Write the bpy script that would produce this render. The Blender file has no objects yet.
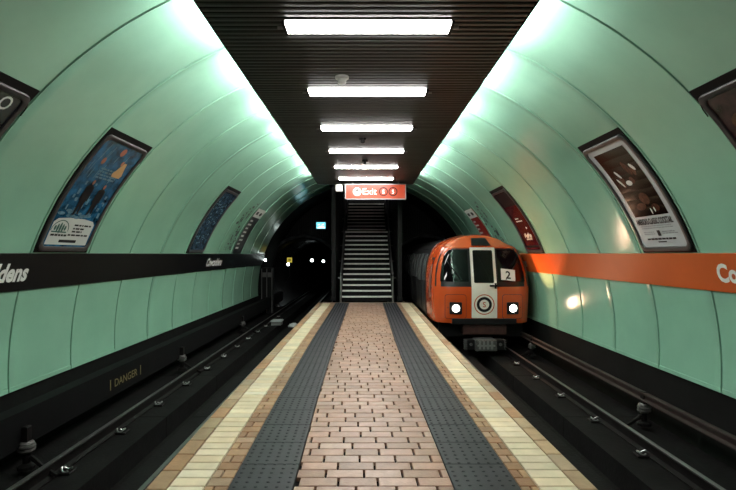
import bpy, bmesh, math, random
from mathutils import Vector, Matrix
random.seed(7)
C = bpy.context.scene.collection
SC = bpy.context.scene
PI = math.pi

# ------------------------------------------------------------------ camera, world, exposure
cam_d = bpy.data.cameras.new('camera')
cam = bpy.data.objects.new('camera', cam_d); C.objects.link(cam)
cam.location = (0, 0, 1.6); cam.rotation_euler = (PI/2, 0, 0)
cam_d.sensor_width = 36.0; cam_d.lens = 500/736*36.0
cam_d.shift_x = 3/736; cam_d.shift_y = 9/736
cam_d.clip_start = 0.05; cam_d.clip_end = 200
SC.camera = cam
W = bpy.data.worlds.new('world'); SC.world = W; W.use_nodes = True
W.node_tree.nodes['Background'].inputs[0].default_value = (0.6, 0.8, 0.75, 1)
W.node_tree.nodes['Background'].inputs[1].default_value = 0.0
SC.view_settings.view_transform = 'Standard'
SC.view_settings.look = 'None'
SC.view_settings.gamma = 1.0
SC.view_settings.use_curve_mapping = False
SC.view_settings.exposure = 1.18
LAMP = 20.0            # strength of the ceiling battens
COVE = 88.0            # strength of the tubes in the coves above the ceiling edges
HEAD_W = 5.0
WALL_SPOT_W = 95.0         # watts of the warm spot added to tint the right wall
#          # watts of each headlamp beam

# ------------------------------------------------------------------ materials
def mat(name, col, rough=0.5, metal=0.0, emit=0.0, var=0.0, scale=4.0, bump=0.0, bscale=60.0, spec=0.5, coat=0.0,
        trans=0.0, attr=False, ecol=None, stretch=None):
    m = bpy.data.materials.new(name); m.use_nodes = True
    nt = m.node_tree; b = nt.nodes['Principled BSDF']
    b.inputs['Base Color'].default_value = (*col, 1)
    b.inputs['Roughness'].default_value = rough
    b.inputs['Metallic'].default_value = metal
    b.inputs['Specular IOR Level'].default_value = spec
    if coat: b.inputs['Coat Weight'].default_value = coat; b.inputs['Coat Roughness'].default_value = 0.08
    if trans: b.inputs['Transmission Weight'].default_value = trans; b.inputs['IOR'].default_value = 1.3
    if emit:
        b.inputs['Emission Color'].default_value = (*(ecol or col), 1)
        b.inputs['Emission Strength'].default_value = emit
    src = None
    if attr:
        a = nt.nodes.new('ShaderNodeVertexColor'); a.layer_name = 'Col'; src = a.outputs['Color']
    if var or bump:
        tc = nt.nodes.new('ShaderNodeTexCoord'); vec = tc.outputs['Object']
        if stretch:
            mp = nt.nodes.new('ShaderNodeMapping'); mp.inputs['Scale'].default_value = stretch
            nt.links.new(vec, mp.inputs['Vector']); vec = mp.outputs['Vector']
    if var:
        n = nt.nodes.new('ShaderNodeTexNoise'); n.inputs['Scale'].default_value = scale
        n.inputs['Detail'].default_value = 5.0; n.inputs['Roughness'].default_value = 0.6
        nt.links.new(vec, n.inputs['Vector'])
        mr = nt.nodes.new('ShaderNodeMapRange')
        mr.inputs[1].default_value = 0.3; mr.inputs[2].default_value = 0.7
        mr.inputs[3].default_value = 1-var; mr.inputs[4].default_value = 1+var*0.6
        nt.links.new(n.outputs['Fac'], mr.inputs[0])
        mx = nt.nodes.new('ShaderNodeMixRGB'); mx.blend_type = 'MULTIPLY'; mx.inputs[0].default_value = 1
        mx.inputs[1].default_value = (*col, 1)
        if src: nt.links.new(src, mx.inputs[1])
        nt.links.new(mr.outputs[0], mx.inputs[2]); src = mx.outputs[0]
    if src: nt.links.new(src, b.inputs['Base Color'])
    if bump:
        n2 = nt.nodes.new('ShaderNodeTexNoise'); n2.inputs['Scale'].default_value = bscale
        n2.inputs['Detail'].default_value = 4.0
        nt.links.new(vec, n2.inputs['Vector'])
        bp = nt.nodes.new('ShaderNodeBump'); bp.inputs['Strength'].default_value = bump; bp.inputs['Distance'].default_value = 0.01
        nt.links.new(n2.outputs['Fac'], bp.inputs['Height']); nt.links.new(bp.outputs['Normal'], b.inputs['Normal'])
    return m

M = dict(
 green=mat('green_enamel', (0.295, 0.56, 0.415), 0.15, var=0.10, scale=0.9, spec=0.5, bump=0.05, bscale=2.0),
 seam=mat('panel_seam', (0.012, 0.03, 0.022), 0.6),
 plinth=mat('sooty_plinth', (0.005, 0.005, 0.005), 0.85, var=0.4, scale=3, spec=0.15),
 slat=mat('ceiling_slat', (0.088, 0.092, 0.092), 0.36, metal=0.3, var=0.3, scale=2.0, stretch=(0.4, 6, 6)),
 void=mat('ceiling_void', (0.004, 0.004, 0.004), 0.9, spec=0.15),
 lampw=mat('lamp_diffuser', (0.9, 0.9, 0.9), 0.4, emit=LAMP, ecol=(1.0, 0.97, 0.93)),
 cove=mat('cove_tube_glass', (0.9, 0.9, 0.9), 0.4, emit=COVE, ecol=(1.0, 0.98, 0.95)),
 alu=mat('dull_aluminium', (0.35, 0.35, 0.35), 0.4, metal=0.7),
 blackm=mat('black_metal', (0.015, 0.015, 0.016), 0.45, metal=0.2, spec=0.15),
 brick=mat('brick_paver', (0.4, 0.27, 0.19), 0.4, attr=True, var=0.22, scale=9, bump=0.25, bscale=50),
 tile=mat('cream_tile', (0.7, 0.66, 0.5), 0.4, attr=True, var=0.14, scale=7, bump=0.12, bscale=40),
 joint=mat('dark_joint', (0.005, 0.0045, 0.004), 0.95, spec=.1),
 tactile=mat('tactile_slab', (0.025, 0.025, 0.031), 0.48, var=0.25, scale=5, bump=0.1, bscale=80, spec=0.3),
 conc=mat('sooty_concrete', (0.007, 0.0066, 0.0066), 0.85, var=0.5, scale=3.5, bump=0.5, bscale=25, spec=0.15),
 bed=mat('track_dirt', (0.007, 0.0065, 0.006), 0.95, var=0.5, scale=5, bump=0.8, bscale=40, spec=0.15),
 rail=mat('rail_steel', (0.022, 0.02, 0.02), 0.5, metal=0.6, var=0.3, scale=6, spec=0.15),
 railtop=mat('polished_rail_head', (0.42, 0.41, 0.40), 0.28, metal=0.9),
 rust=mat('rusty_conductor_rail', (0.035, 0.02, 0.018), 0.6, metal=0.3, var=0.3, scale=5),
 board=mat('protection_board', (0.0035, 0.0035, 0.004), 0.9, var=0.3, scale=2, spec=0.15),
 porcelain=mat('insulator_porcelain', (0.12, 0.115, 0.11), 0.4, var=0.3, scale=20),
 yellow=mat('yellow_lettering', (0.22, 0.19, 0.07), 0.5),
 white=mat('white_lettering', (0.82, 0.84, 0.82), 0.4),
 bandb=mat('black_fascia', (0.006, 0.007, 0.008), 0.32, spec=0.3),
 bando=mat('orange_fascia', (0.62, 0.11, 0.022), 0.32, var=0.08, scale=1.5),
 frame=mat('poster_frame_metal', (0.085, 0.08, 0.083), 0.35, metal=0.5, spec=0.4),
 framek=mat('poster_backing', (0.006, 0.006, 0.006), 0.6, spec=0.15),
 rib=mat('black_ribbed_cladding', (0.005, 0.005, 0.0055), 0.5, spec=0.15),
 lining=mat('tunnel_iron_lining', (0.035, 0.037, 0.04), 0.25, metal=0.7),
 rim=mat('tunnel_mouth_steel', (0.3, 0.31, 0.32), 0.3, metal=0.9, var=0.5, scale=3),
 stair=mat('dark_stair', (0.004, 0.004, 0.004), 0.6, spec=0.15),
 nosing=mat('pale_stair_nosing', (0.78, 0.77, 0.73), 0.5, var=0.15, scale=6),
 steel=mat('stainless_steel', (0.5, 0.5, 0.5), 0.3, metal=0.9),
 orange=mat('orange_train_paint', (0.55, 0.075, 0.014), 0.25, coat=0.5, var=0.06, scale=2),
 char=mat('charcoal_train_paint', (0.02, 0.02, 0.021), 0.3, spec=0.3),
 trim=mat('black_rubber_trim', (0.010, 0.010, 0.011), 0.45, spec=0.25),
 mask=mat('black_windscreen_surround', (0.012, 0.012, 0.013), 0.3, spec=0.25),
 glass=mat('windscreen_glass', (0.004, 0.004, 0.005), 0.03, spec=0.3),
 wglass=mat('saloon_window_glass', (0.10, 0.11, 0.11), 0.12),
 doorw=mat('white_door_paint', (0.8, 0.77, 0.70), 0.35, var=0.08, scale=6),
 lens=mat('headlamp_lens', (1, 1, 1), 0.3, emit=5.0, ecol=(1, 0.93, 0.82)),
 coup=mat('coupler_metal', (0.16, 0.16, 0.16), 0.5, metal=0.6, var=0.5, scale=30),
 redox=mat('dark_red_primer', (0.05, 0.018, 0.014), 0.7, var=0.4, scale=8),
 card=mat('white_card', (0.78, 0.8, 0.76), 0.6),
 signo=mat('backlit_orange_sign', (0.30, 0.035, 0.008), 0.3, emit=0.12, ecol=(1.0, 0.09, 0.03)),
 signw=mat('backlit_white_legend', (0.9, 0.85, 0.8), 0.3, emit=0.7, ecol=(1, 0.85, 0.7)),
 signk=mat('black_legend', (0.01, 0.008, 0.008), 0.4, spec=0.15),
 detw=mat('detector_plastic', (0.5, 0.5, 0.47), 0.5),
 blub=mat('lit_exit_sign', (0.2, 0.55, 0.6), 0.4, emit=1.0, ecol=(0.12, 0.5, 0.6)),
 lampt=mat('tunnel_lamp_glass', (1, 1, 1), 0.3, emit=8.0, ecol=(0.85, 1, 0.97)),
 yel=mat('yellow_sign', (0.75, 0.6, 0.08), 0.5, emit=0.25, ecol=(0.75, 0.6, 0.08)),
 plastic=mat('crumpled_plastic', (0.55, 0.58, 0.6), 0.3),
 greyp=mat('grey_track_box', (0.16, 0.16, 0.16), 0.6),
 # poster inks
 sheetb=mat('blue_poster_print', (0.025, 0.13, 0.26), 0.1, var=0.9, scale=9, spec=0.15),
 sheetn=mat('navy_poster_print', (0.045, 0.085, 0.13), 0.1, var=0.95, scale=14, spec=0.15),
 sheetk=mat('dark_poster_print', (0.012, 0.016, 0.024), 0.1, var=0.8, scale=4, spec=0.15),
 sheetr=mat('maroon_poster_print', (0.055, 0.008, 0.014), 0.1, var=0.9, scale=7, spec=0.15),
 sheetp=mat('dark_plum_poster_print', (0.04, 0.015, 0.018), 0.1, var=0.95, scale=5, spec=0.15),
 silver=mat('silver_poster_paper', (0.52, 0.55, 0.58), 0.25, var=0.06, scale=3),
 cocoa=mat('dark_cocktail_photo', (0.014, 0.007, 0.005), 0.1, var=0.95, scale=9, spec=0.15),
 cocoa2=mat('brown_print', (0.09, 0.03, 0.018), 0.12, var=0.6, scale=20, spec=0.15),
 paper=mat('white_poster_paper', (0.66, 0.68, 0.66), 0.3),
 ink=mat('black_ink', (0.012, 0.012, 0.014), 0.4, spec=0.15),
 inkg=mat('grey_ink', (0.22, 0.22, 0.24), 0.5),
 teal=mat('teal_ink', (0.02, 0.11, 0.09), 0.4),
 cyan=mat('pale_blue_ink', (0.10, 0.24, 0.34), 0.4, var=0.6, scale=25),
 cream=mat('cream_ink', (0.62, 0.38, 0.17), 0.4),
 skin=mat('skin_tone_ink', (0.45, 0.16, 0.1), 0.4),
 redi=mat('red_ink', (0.35, 0.025, 0.02), 0.4),
)

# ------------------------------------------------------------------ mesh helpers
class MB:
    def __init__(s): s.v = []; s.f = []; s.m = []; s.c = []
    def quad(s, a, b, c, d, m=0, col=None):
        n = len(s.v); s.v += [tuple(a), tuple(b), tuple(c), tuple(d)]
        s.f.append((n, n+1, n+2, n+3)); s.m.append(m); s.c.append(col)
    def poly(s, pts, m=0):
        n = len(s.v); s.v += [tuple(p) for p in pts]; s.f.append(tuple(range(n, n+len(pts)))); s.m.append(m); s.c.append(None)
    def box(s, x0, x1, y0, y1, z0, z1, m=0, col=None, bev=0.0):
        n = len(s.v)
        if bev:
            e = bev
            s.v += [(x0,y0,z0),(x1,y0,z0),(x1,y1,z0),(x0,y1,z0),
                    (x0,y0,z1-e),(x1,y0,z1-e),(x1,y1,z1-e),(x0,y1,z1-e),
                    (x0+e,y0+e,z1),(x1-e,y0+e,z1),(x1-e,y1-e,z1),(x0+e,y1-e,z1)]
            fs = [(0,3,2,1)]
            for a in (0, 4): fs += [(a+i, a+(i+1) % 4, a+4+(i+1) % 4, a+4+i) for i in range(4)]
            fs.append((8,9,10,11))
        else:
            s.v += [(x0,y0,z0),(x1,y0,z0),(x1,y1,z0),(x0,y1,z0),(x0,y0,z1),(x1,y0,z1),(x1,y1,z1),(x0,y1,z1)]
            fs = [(0,3,2,1),(4,5,6,7),(0,1,5,4),(1,2,6,5),(2,3,7,6),(3,0,4,7)]
        for f in fs: s.f.append(tuple(n+i for i in f)); s.m.append(m); s.c.append(col)
    def grid(s, P, m=0, closed=False, flip=False):
        n = len(s.v); R, K = len(P), len(P[0])
        for row in P: s.v += [tuple(p) for p in row]
        for i in range(R-1):
            for j in range(K if closed else K-1):
                j2 = (j+1) % K
                q = (n+i*K+j, n+i*K+j2, n+(i+1)*K+j2, n+(i+1)*K+j)
                s.f.append(q[::-1] if flip else q); s.m.append(m); s.c.append(None)
    def tube(s, pts, r, k=8, m=0, cap=True):
        pts = [Vector(p) for p in pts]; rows = []
        up = Vector((0, 0, 1))
        for i, p in enumerate(pts):
            d = (pts[min(i+1, len(pts)-1)] - pts[max(i-1, 0)]).normalized()
            a = d.cross(up if abs(d.z) < 0.95 else Vector((0, 1, 0))).normalized(); b = a.cross(d).normalized()
            rr = r[i] if isinstance(r, (list, tuple)) else r
            rows.append([p + a*math.cos(2*PI*j/k)*rr + b*math.sin(2*PI*j/k)*rr for j in range(k)])
        s.grid(rows, m, closed=True)
        if cap: s.poly(rows[0], m); s.poly(rows[-1][::-1], m)
    def lathe(s, prof, o=(0,0,0), axis='z', k=20, m=0):
        rows = []
        for r, h in prof:
            row = []
            for j in range(k):
                a = 2*PI*j/k; x, y = r*math.cos(a), r*math.sin(a)
                p = (x, y, h) if axis == 'z' else ((x, -h, y) if axis == 'y' else (h, x, y))
                row.append((p[0]+o[0], p[1]+o[1], p[2]+o[2]))
            rows.append(row)
        s.grid(rows, m, closed=True)
    def build(s, name, mats, parent=None, smooth=False, merge=False, fix=None):
        me = bpy.data.meshes.new(name); v = s.v if not fix else [fix(p) for p in s.v]
        me.from_pydata(v, [], s.f)
        if not isinstance(mats, (list, tuple)): mats = [mats]
        for m in mats: me.materials.append(m)
        me.polygons.foreach_set('material_index', s.m)
        if any(c is not None for c in s.c):
            at = me.color_attributes.new('Col', 'FLOAT_COLOR', 'CORNER')
            for p, c in zip(me.polygons, s.c):
                for li in p.loop_indices: at.data[li].color = (*(c or (.2,.2,.2)), 1)
        bm = bmesh.new(); bm.from_mesh(me)
        if merge: bmesh.ops.remove_doubles(bm, verts=bm.verts, dist=1e-5)
        bmesh.ops.recalc_face_normals(bm, faces=bm.faces) if merge else None
        bm.to_mesh(me); bm.free()
        if smooth:
            for p in me.polygons: p.use_smooth = True
            try: me.set_sharp_from_angle(angle=math.radians(35))
            except Exception: pass
        o = bpy.data.objects.new(name, me); C.objects.link(o)
        if parent: o.parent = parent
        return o

def tag(o, label, cat, group=None):
    o['label'] = label; o['category'] = cat
    if group: o['group'] = group
    return o
def thing(name, label, cat, loc=(0,0,0), group=None, rz=0):
    o = bpy.data.objects.new(name, None); C.objects.link(o); o.location = loc; o.rotation_euler.z = rz
    o.empty_display_size = 0.1
    return tag(o, label, cat, group)
def struct(o): o['kind'] = 'structure'; return o
def dup(root, loc, label, rz=0):
    r = root.copy(); C.objects.link(r); r.location = loc; r.rotation_euler.z = rz; r['label'] = label
    for ch in list(root.children):
        c = ch.copy(); C.objects.link(c); c.parent = r
        for g in list(ch.children):
            d = g.copy(); C.objects.link(d); d.parent = c
    return r
def part_label(o, l): o['label'] = l; return o

_tc = {}
def text2d(body, size=1.0, bold=0.0, shear=0.0):
    """flat letter mesh: (verts 2-D, faces, width)"""
    key = (body, bold, shear)
    if key not in _tc:
        cu = bpy.data.curves.new('t', 'FONT'); cu.body = body; cu.size = 1.0; cu.offset = bold; cu.shear = shear
        cu.resolution_u = 3
        o = bpy.data.objects.new('t', cu); C.objects.link(o); bpy.context.view_layer.update()
        me = bpy.data.meshes.new_from_object(o.evaluated_get(bpy.context.evaluated_depsgraph_get()))
        vs = [(v.co.x, v.co.y) for v in me.vertices]; fs = [tuple(p.vertices) for p in me.polygons]
        bpy.data.objects.remove(o); bpy.data.curves.remove(cu); bpy.data.meshes.remove(me)
        x0 = min(v[0] for v in vs); vs = [(x-x0, y) for x, y in vs]
        _tc[key] = (vs, fs)
    vs, fs = _tc[key]; vs = [(x*size, y*size) for x, y in vs]
    return vs, fs, max(v[0] for v in vs)
def add_text(mb, body, fn, size, bold=0.0, shear=0.0, width=None, m=0, center=False):
    vs, fs, w = text2d(body, size, bold, shear)
    k = (width/w) if width else 1.0
    dx = -(width or w)/2 if center else 0
    n = len(mb.v); mb.v += [tuple(fn(x*k+dx, y)) for x, y in vs]
    for f in fs: mb.f.append(tuple(n+i for i in f)); mb.m.append(m); mb.c.append(None)

# ------------------------------------------------------------------ tunnel cross-section
R0, ZC = 4.11, 0.2
def wx(z, off=0.0): return math.sqrt(max(0.0, (R0-off)**2 - (z-ZC)**2))
def wp(side, y, z, off=0.0):           # a point on the arch at height z, pulled in by off along the radius
    th = math.asin(max(-1, min(1, (z-ZC)/R0)))
    return (side*(R0-off)*math.cos(th), y, ZC+(R0-off)*math.sin(th))
def thz(z): return math.asin((z-ZC)/R0)
def wth(side, y, th, off=0.0): return (side*(R0-off)*math.cos(th), y, ZC+(R0-off)*math.sin(th))
RING = [5.75+1.22*n for n in range(-9, 12)]       # panel joints along the tunnel
YEND = RING[-1]                                    # 19.17
ZCEIL = 3.80
ZTOP = 4.10

def build_wall(side, name):
    mb = MB()
    K = 30; prnd = random.Random(5+side)
    def strip(prof, z0, z1, k):
        rows = []
        for j in range(k+1):
            th = thz(z0)+(thz(z1)-thz(z0))*j/k
            rows.append([wth(side, y, th, off) for y, off in prof])
        return rows
    for a, b in zip(RING[:-1], RING[1:]):
        t1, t2 = prnd.uniform(-.004, .007), prnd.uniform(-.005, .005)
        prof = [(a+.005, -.03), (a+.005, .013), (a+.020, .014), (a+.030, .003+t1)]
        prof += [(a+.04+(b-a-.09)*q, .003+t1*(1-q)+t2*math.sin(PI*q)) for q in (.1, .25, .5, .75, .9)]
        prof += [(b-.04, .003), (b-.006, .002), (b-.003, -.03)]
        mb.grid(strip(prof, 1.57, ZTOP, K), 0, flip=side > 0)
        mb.grid(strip(prof, 0.0, 1.22, 10), 0, flip=side > 0)
        # folded hem along the foot of the panel
        rows = [[wp(side, y, z, o) for y in (a+.02, b-.01)] for z, o in ((.0, -.02), (.0, .012), (.05, .012), (.056, 0))]
        mb.grid(rows, 0, flip=side > 0)
    mb.grid(strip([(RING[0], -.03), (YEND, -.03)], 0.0, ZTOP, 24), 1, flip=side > 0)   # dark behind the seams
    # edge that closes the last panel
    mb.grid(strip([(YEND-.004, .013), (YEND-.004, -.2)], 0.0, ZTOP, 24), 1)
    # sooty plinth under the panels and bare lining beyond them
    mb.grid([[wp(side, y, z, -.03) for y in (RING[0], 22.5)] for z in (-1.2, -.6, 0.0)], 2, flip=side > 0)
    mb.grid([[wth(side, y, thz(0)+(PI/2-thz(0))*j/20, -.12) for y in (YEND, 22.5)] for j in range(21)], 2, flip=side > 0)
    mb.grid([[wth(side, y, thz(ZTOP)+(PI/2-thz(ZTOP))*j/8, -.12) for y in (RING[0], YEND)] for j in range(9)], 2, flip=side > 0)
    o = mb.build(name, [M['green'], M['seam'], M['plinth']], smooth=True)
    return struct(o)
build_wall(-1, 'wall_left'); build_wall(1, 'wall_right')

# ceiling of dark cross slats
mb = MB()
y = -5.0
XL, XR = -1.475, 1.50
while y < 15.68:
    mb.box(XL, XR, y+.01, y+.05, ZCEIL, ZCEIL+.006, 0); mb.quad((XL, y, ZCEIL+.012), (XR, y, ZCEIL+.012), (XR, y+.01, ZCEIL), (XL, y+.01, ZCEIL)); mb.quad((XL, y+.05, ZCEIL), (XR, y+.05, ZCEIL), (XR, y+.058, ZCEIL+.012), (XL, y+.058, ZCEIL+.012))
    y += .094
mb.box(XL, XR, -5.2, 15.72, ZCEIL+.04, ZCEIL+.05, 1)
mb.box(XL-.012, XL, -5.2, 15.72, ZCEIL-.008, ZCEIL+.05, 1); mb.box(XR, XR+.012, -5.2, 15.72, ZCEIL-.008, ZCEIL+.05, 1)
mb.box(XL, XR, 15.68, 15.74, ZCEIL-.02, ZCEIL+.06, 0)
struct(mb.build('ceiling', [M['slat'], M['void']]))

# ------------------------------------------------------------------ platform
def bend(yy):
    T = [(-6, .05), (3.4, .030), (5.5, -.004), (9.3, -.026), (13, -.012), (16.6, .0), (60, 0)]
    for (a, da), (b, db) in zip(T[:-1], T[1:]):
        if a <= yy <= b: return da+(db-da)*(yy-a)/(b-a)
    return 0
def pb(p): return (p[0]+bend(p[1]), p[1], p[2])
YP0, YP1 = -5.0, 16.35
CO = .132
def jit(c, a=.12):
    k = 1+random.uniform(-a, a); h = random.uniform(-.04, .04)
    return (c[0]*k*(1+h), c[1]*k, c[2]*k*(1-h))
mb = MB()
BR = [(.34, .20, .135), (.37, .22, .155), (.29, .17, .11), (.38, .24, .175)]
XA, XB = -.52, .58
row = 0; y = YP0
while y < YP1:
    off = (.139 if row % 2 else 0)+random.uniform(-.02, .02) + (row % 3)*.03
    x = XA-.278+off
    while x < XB:
        a, b = max(x+.005, XA), min(x+.273, XB)
        if b-a > .03:
            mb.box(a+.003, b-.003, y+.0045, y+CO-.0045, -.05, random.uniform(-.001, .001), 0, jit(random.choice(BR)), bev=.004)
        x += .278
    y += CO; row += 1
# tan end strip at the foot of the stairs
x = -1.5
while x < 1.5:
    mb.box(x, x+.27, YP1+.004, YP1+.2, -.05, 0, 0, jit((.26, .17, .12)), bev=.004); x += .278
mb.box(-1.50, 1.53, YP0, YP1+.2, -.10, -.03, 1)                        # joint bed
mb.box(-1.45, 1.48, YP0, YP1+.2, -1.2, -.10, 2)                        # platform body
struct(mb.build('floor', [M['brick'], M['joint'], M['conc']], fix=pb))

def strips(name, xa, xb, step, cols, mk, h=0.0, split=None):
    mb = MB(); y = YP0; r = 0
    while y < YP1:
        c = jit(random.choice(cols))
        if split and r % 2:
            s_ = xa+(xb-xa)*split
            mb.box(xa+.004, s_-.005, y+.005, y+step-.005, -.05, h, 0, c, bev=.004)
            mb.box(s_+.005, xb-.004, y+.005, y+step-.005, -.05, h, 0, jit(random.choice(cols)), bev=.004)
        else: mb.box(xa+.005, xb-.005, y+.006, y+step-.006, -.05, h, 0, c, bev=.004)
        y += step; r += 1
    return struct(mb.build(name, M[mk], fix=pb))
WH = [(.70, .60, .42), (.74, .64, .46), (.66, .56, .38), (.74, .65, .48)]
BN = [(.34, .19, .10), (.40, .24, .13), (.30, .16, .085), (.37, .24, .15)]
TN = [(.42, .30, .18), (.36, .24, .14), (.40, .23, .12), (.45, .34, .22)]
strips('trim_1', -1.385, -1.13, CO, WH, 'tile')
strips('trim_2', 1.163, 1.43, CO, WH, 'tile')
strips('trim_3', -1.13, -.965, CO, BN, 'brick', split=.4)
strips('trim_4', 1.035, 1.163, CO, BN, 'brick', split=.55)
strips('trim_5', -1.53, -1.385, .30, TN, 'brick')
strips('trim_6', 1.43, 1.56, .30, TN, 'brick')
def tactile(name, xa, xb):
    mb = MB(); y = YP0
    while y < YP1:
        mb.box(xa, xb, y+.003, min(y+.44, YP1)-.003, -.05, .004, 0, bev=.003); y += .44
    n = 6; p = (xb-xa)/n
    yy = 2.4
    while yy < YP1-.05:
        for i in range(n):
            cx = xa+p*(i+.5); k = 8; r1, r2 = .0150, .008
            A = [(cx+r1*math.cos(2*PI*j/k), yy+r1*math.sin(2*PI*j/k), .004) for j in range(k)]
            B = [(cx+r2*math.cos(2*PI*j/k), yy+r2*math.sin(2*PI*j/k), .010) for j in range(k)]
            mb.grid([A, B], 0, closed=True); mb.poly(B)
        yy += p
    return struct(mb.build(name, M['tactile'], fix=pb))
tactile('trim_7', -.963, -.523); tactile('trim_8', .583, 1.032)
# edge face below the coping
mb = MB()
for a, b in ((-1.47, -1.45), (1.48, 1.5)): mb.box(a, b, YP0, YP1+.2, -1.2, -.05)
struct(mb.build('trim_9', M['conc'], fix=pb))

# ------------------------------------------------------------------ track beds
for side, nm in ((-1, 'floor_track_left'), (1, 'floor_track_right')):
    mb = MB()
    def bx(a, b, y0, y1, z0, z1, m): mb.box(min(side*a, side*b), max(side*a, side*b), y0, y1, z0, z1, m)
    bx(1.4, 4.2, -5, 45, -1.25, -1.04, 1)
    y = -5.0
    while y < 45:                                       # sleeper blocks cast in bays
        bx(2.86, 4.12, y+.006, y+2.434, -1.04, -.745, 0); bx(1.5, 2.48, y+.006, y+2.434, -1.04, -.745, 0)
        y += 2.44
    struct(mb.build(nm, [M['conc'], M['bed']]))
struct_f = None

def rail_profile(h=.15, base=.13, head=.065):
    return [(-base/2, 0), (base/2, 0), (base/2, .012), (.012, .03), (.012, h-.04), (head/2, h-.03), (head/2, h-.006), (head/2-.008, h),
            (-head/2+.008, h), (-head/2, h-.006), (-head/2, h-.03), (-.012, h-.04), (-.012, .03), (-base/2, .012)]
def make_rail(x, y0, y1, z, label):
    t = thing('running_rail', label, 'rail', (x, 0, z), 'running rails of the two tracks')
    mb = MB(); P = rail_profile()
    mb.grid([[(a, y, b) for a, b in P] for y in (y0, y1)], 0, closed=True)
    mb.poly([(a, y0, b) for a, b in P]); mb.poly([(a, y1, b) for a, b in P][::-1])
    mb.build('rail_section', M['rail'], t, merge=True)
    mb = MB(); mb.box(-.024, .024, y0, y1, .1495, .1525); part_label(mb.build('running_surface', M['railtop'], t), 'polished steel running surface')
    return t
ZR = -.735
make_rail(-3.30, -5, 45, ZR, 'polished running rail on the left track, on the far side beside the tunnel wall')
make_rail(-2.08, -5, 45, ZR, 'running rail of the left track tucked under the platform edge')
make_rail(3.32, -5, 45, ZR, 'polished running rail on the train\'s track, on the side beside the tunnel wall')
make_rail(2.10, -5, 45, ZR, 'running rail of the train\'s track tucked under the platform edge')

# spring clips on the rail foot, platform side of the wall-side rails
def make_clip():
    t = thing('rail_clip', '', 'rail clip', (0,0,0), 'spring clips holding the rails')
    mb = MB(); mb.box(-.08, .07, -.07, .07, 0, .02, bev=.006); mb.build('base_plate', M['rail'], t)
    mb = MB()
    mb.tube([(.05*math.cos(a)-.0, .045*math.sin(a), .035+.018*math.cos(2*a)) for a in [2*PI*i/14*.86 for i in range(15)]], .011, 7)
    mb.build('spring', M['steel'], t, smooth=True)
    return t
clip0 = make_clip(); first = True
words = ['nearest', 'second', 'third', 'fourth', 'fifth', 'sixth', 'seventh', 'eighth', 'ninth', 'tenth', 'eleventh', 'twelfth', 'thirteenth']
for side, y0, nn, x in ((-1, 5.35, 12, -3.19), (1, 5.80, 5, 3.21)):
    for i in range(nn):
        lab = '%s curled spring clip along the wall-side rail of the %s' % (words[i], 'empty left track' if side < 0 else "train's track")
        loc = (x, y0+1.19*i, ZR)
        if first: clip0.location = loc; clip0['label'] = lab; first = False
        else: dup(clip0, loc, lab, 0 if side > 0 else PI)

# conductor rails with their insulators
def conductor(side):
    lab = 'rusty conductor rail running low along the right wall' if side > 0 else 'dark conductor rail behind a boarded cover along the left wall'
    t = thing('conductor_rail', lab, 'rail', (side*3.74, 0, -.36))
    mb = MB(); P = rail_profile(.11, .10, .07)
    mb.grid([[(a, y, b) for a, b in P] for y in (-5, 22.3 if side < 0 else 22.3)], 0, closed=True)
    mb.build('rail_section', M['rust'] if side > 0 else M['rail'], t, merge=True)
    if side < 0:
        mb = MB(); mb.box(.055, .085, -5, 22.3, -.10, .26); mb.box(-.1, .085, -5, 22.3, .26, .285)
        b = mb.build('cover_board', M['board'], t)
        mb = MB()
        add_text(mb, 'DANGER', lambda u, v: (.0875, 7.30+u, .02+v), .16, bold=.004, width=.72)
        part_label(mb.build('lettering', M['yellow'], b), 'faded yellow DANGER lettering on the cover board')
        for e in (7.17, 8.13):
            mb = MB(); mb.box(.085, .0885, e, e+.018, -.0, .15); part_label(mb.build('end_mark', M['yellow'], b), 'yellow upright mark beside the lettering')
    return t
conductor(-1); conductor(1)
def make_bracket(side):
    t = thing('insulator_bracket', '', 'insulator', (0,0,0), 'insulators carrying the conductor rails')
    s = -side
    mb = MB()
    mb.lathe([(0, 0), (.05, 0), (.05, .02), (.085, .03), (.085, .05), (.055, .06), (.085, .07), (.085, .09), (.055, .10), (.075, .11), (.06, .13), (0, .13)], (0, 0, -.16), k=18)
    mb.build('insulator', M['porcelain'], t, smooth=True)
    mb = MB(); mb.box(-.03, .03, -.04, .04, -.03, .13, bev=.008); mb.build('rail_clamp', M['rail'], t)
    mb = MB(); mb.lathe([(0, -.32), (.09, -.32), (.09, -.29), (.04, -.26), (.04, -.16), (0, -.16)], k=14); mb.build('pedestal', M['rail'], t)
    mb = MB(); mb.tube([(s*.05, 0, -.2), (s*.2, -.06, -.27), (s*.42, -.16, -.33)], [.028, .024, .02], 6); mb.build('support_arm', M['rail'], t)
    return t
for side, ys in ((-1, (5.35, 9.9, 14.8)), (1, (6.7, 11.2))):
    b0 = None
    for i, y in enumerate(ys):
        lab = (('nearest', 'second', 'farthest')[i] + ' ribbed insulator bracket under the boarded conductor rail of the left track') if side < 0 else \
              (('pale ribbed insulator bracket under the rusty conductor rail, in the open', 'ribbed insulator bracket under the rusty rail, close beside the train')[i])
        loc = (side*(3.62 if side < 0 else 3.74), y, -.37)
        if b0 is None: b0 = make_bracket(side); b0.location = loc; b0['label'] = lab
        else: dup(b0, loc, lab)

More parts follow.
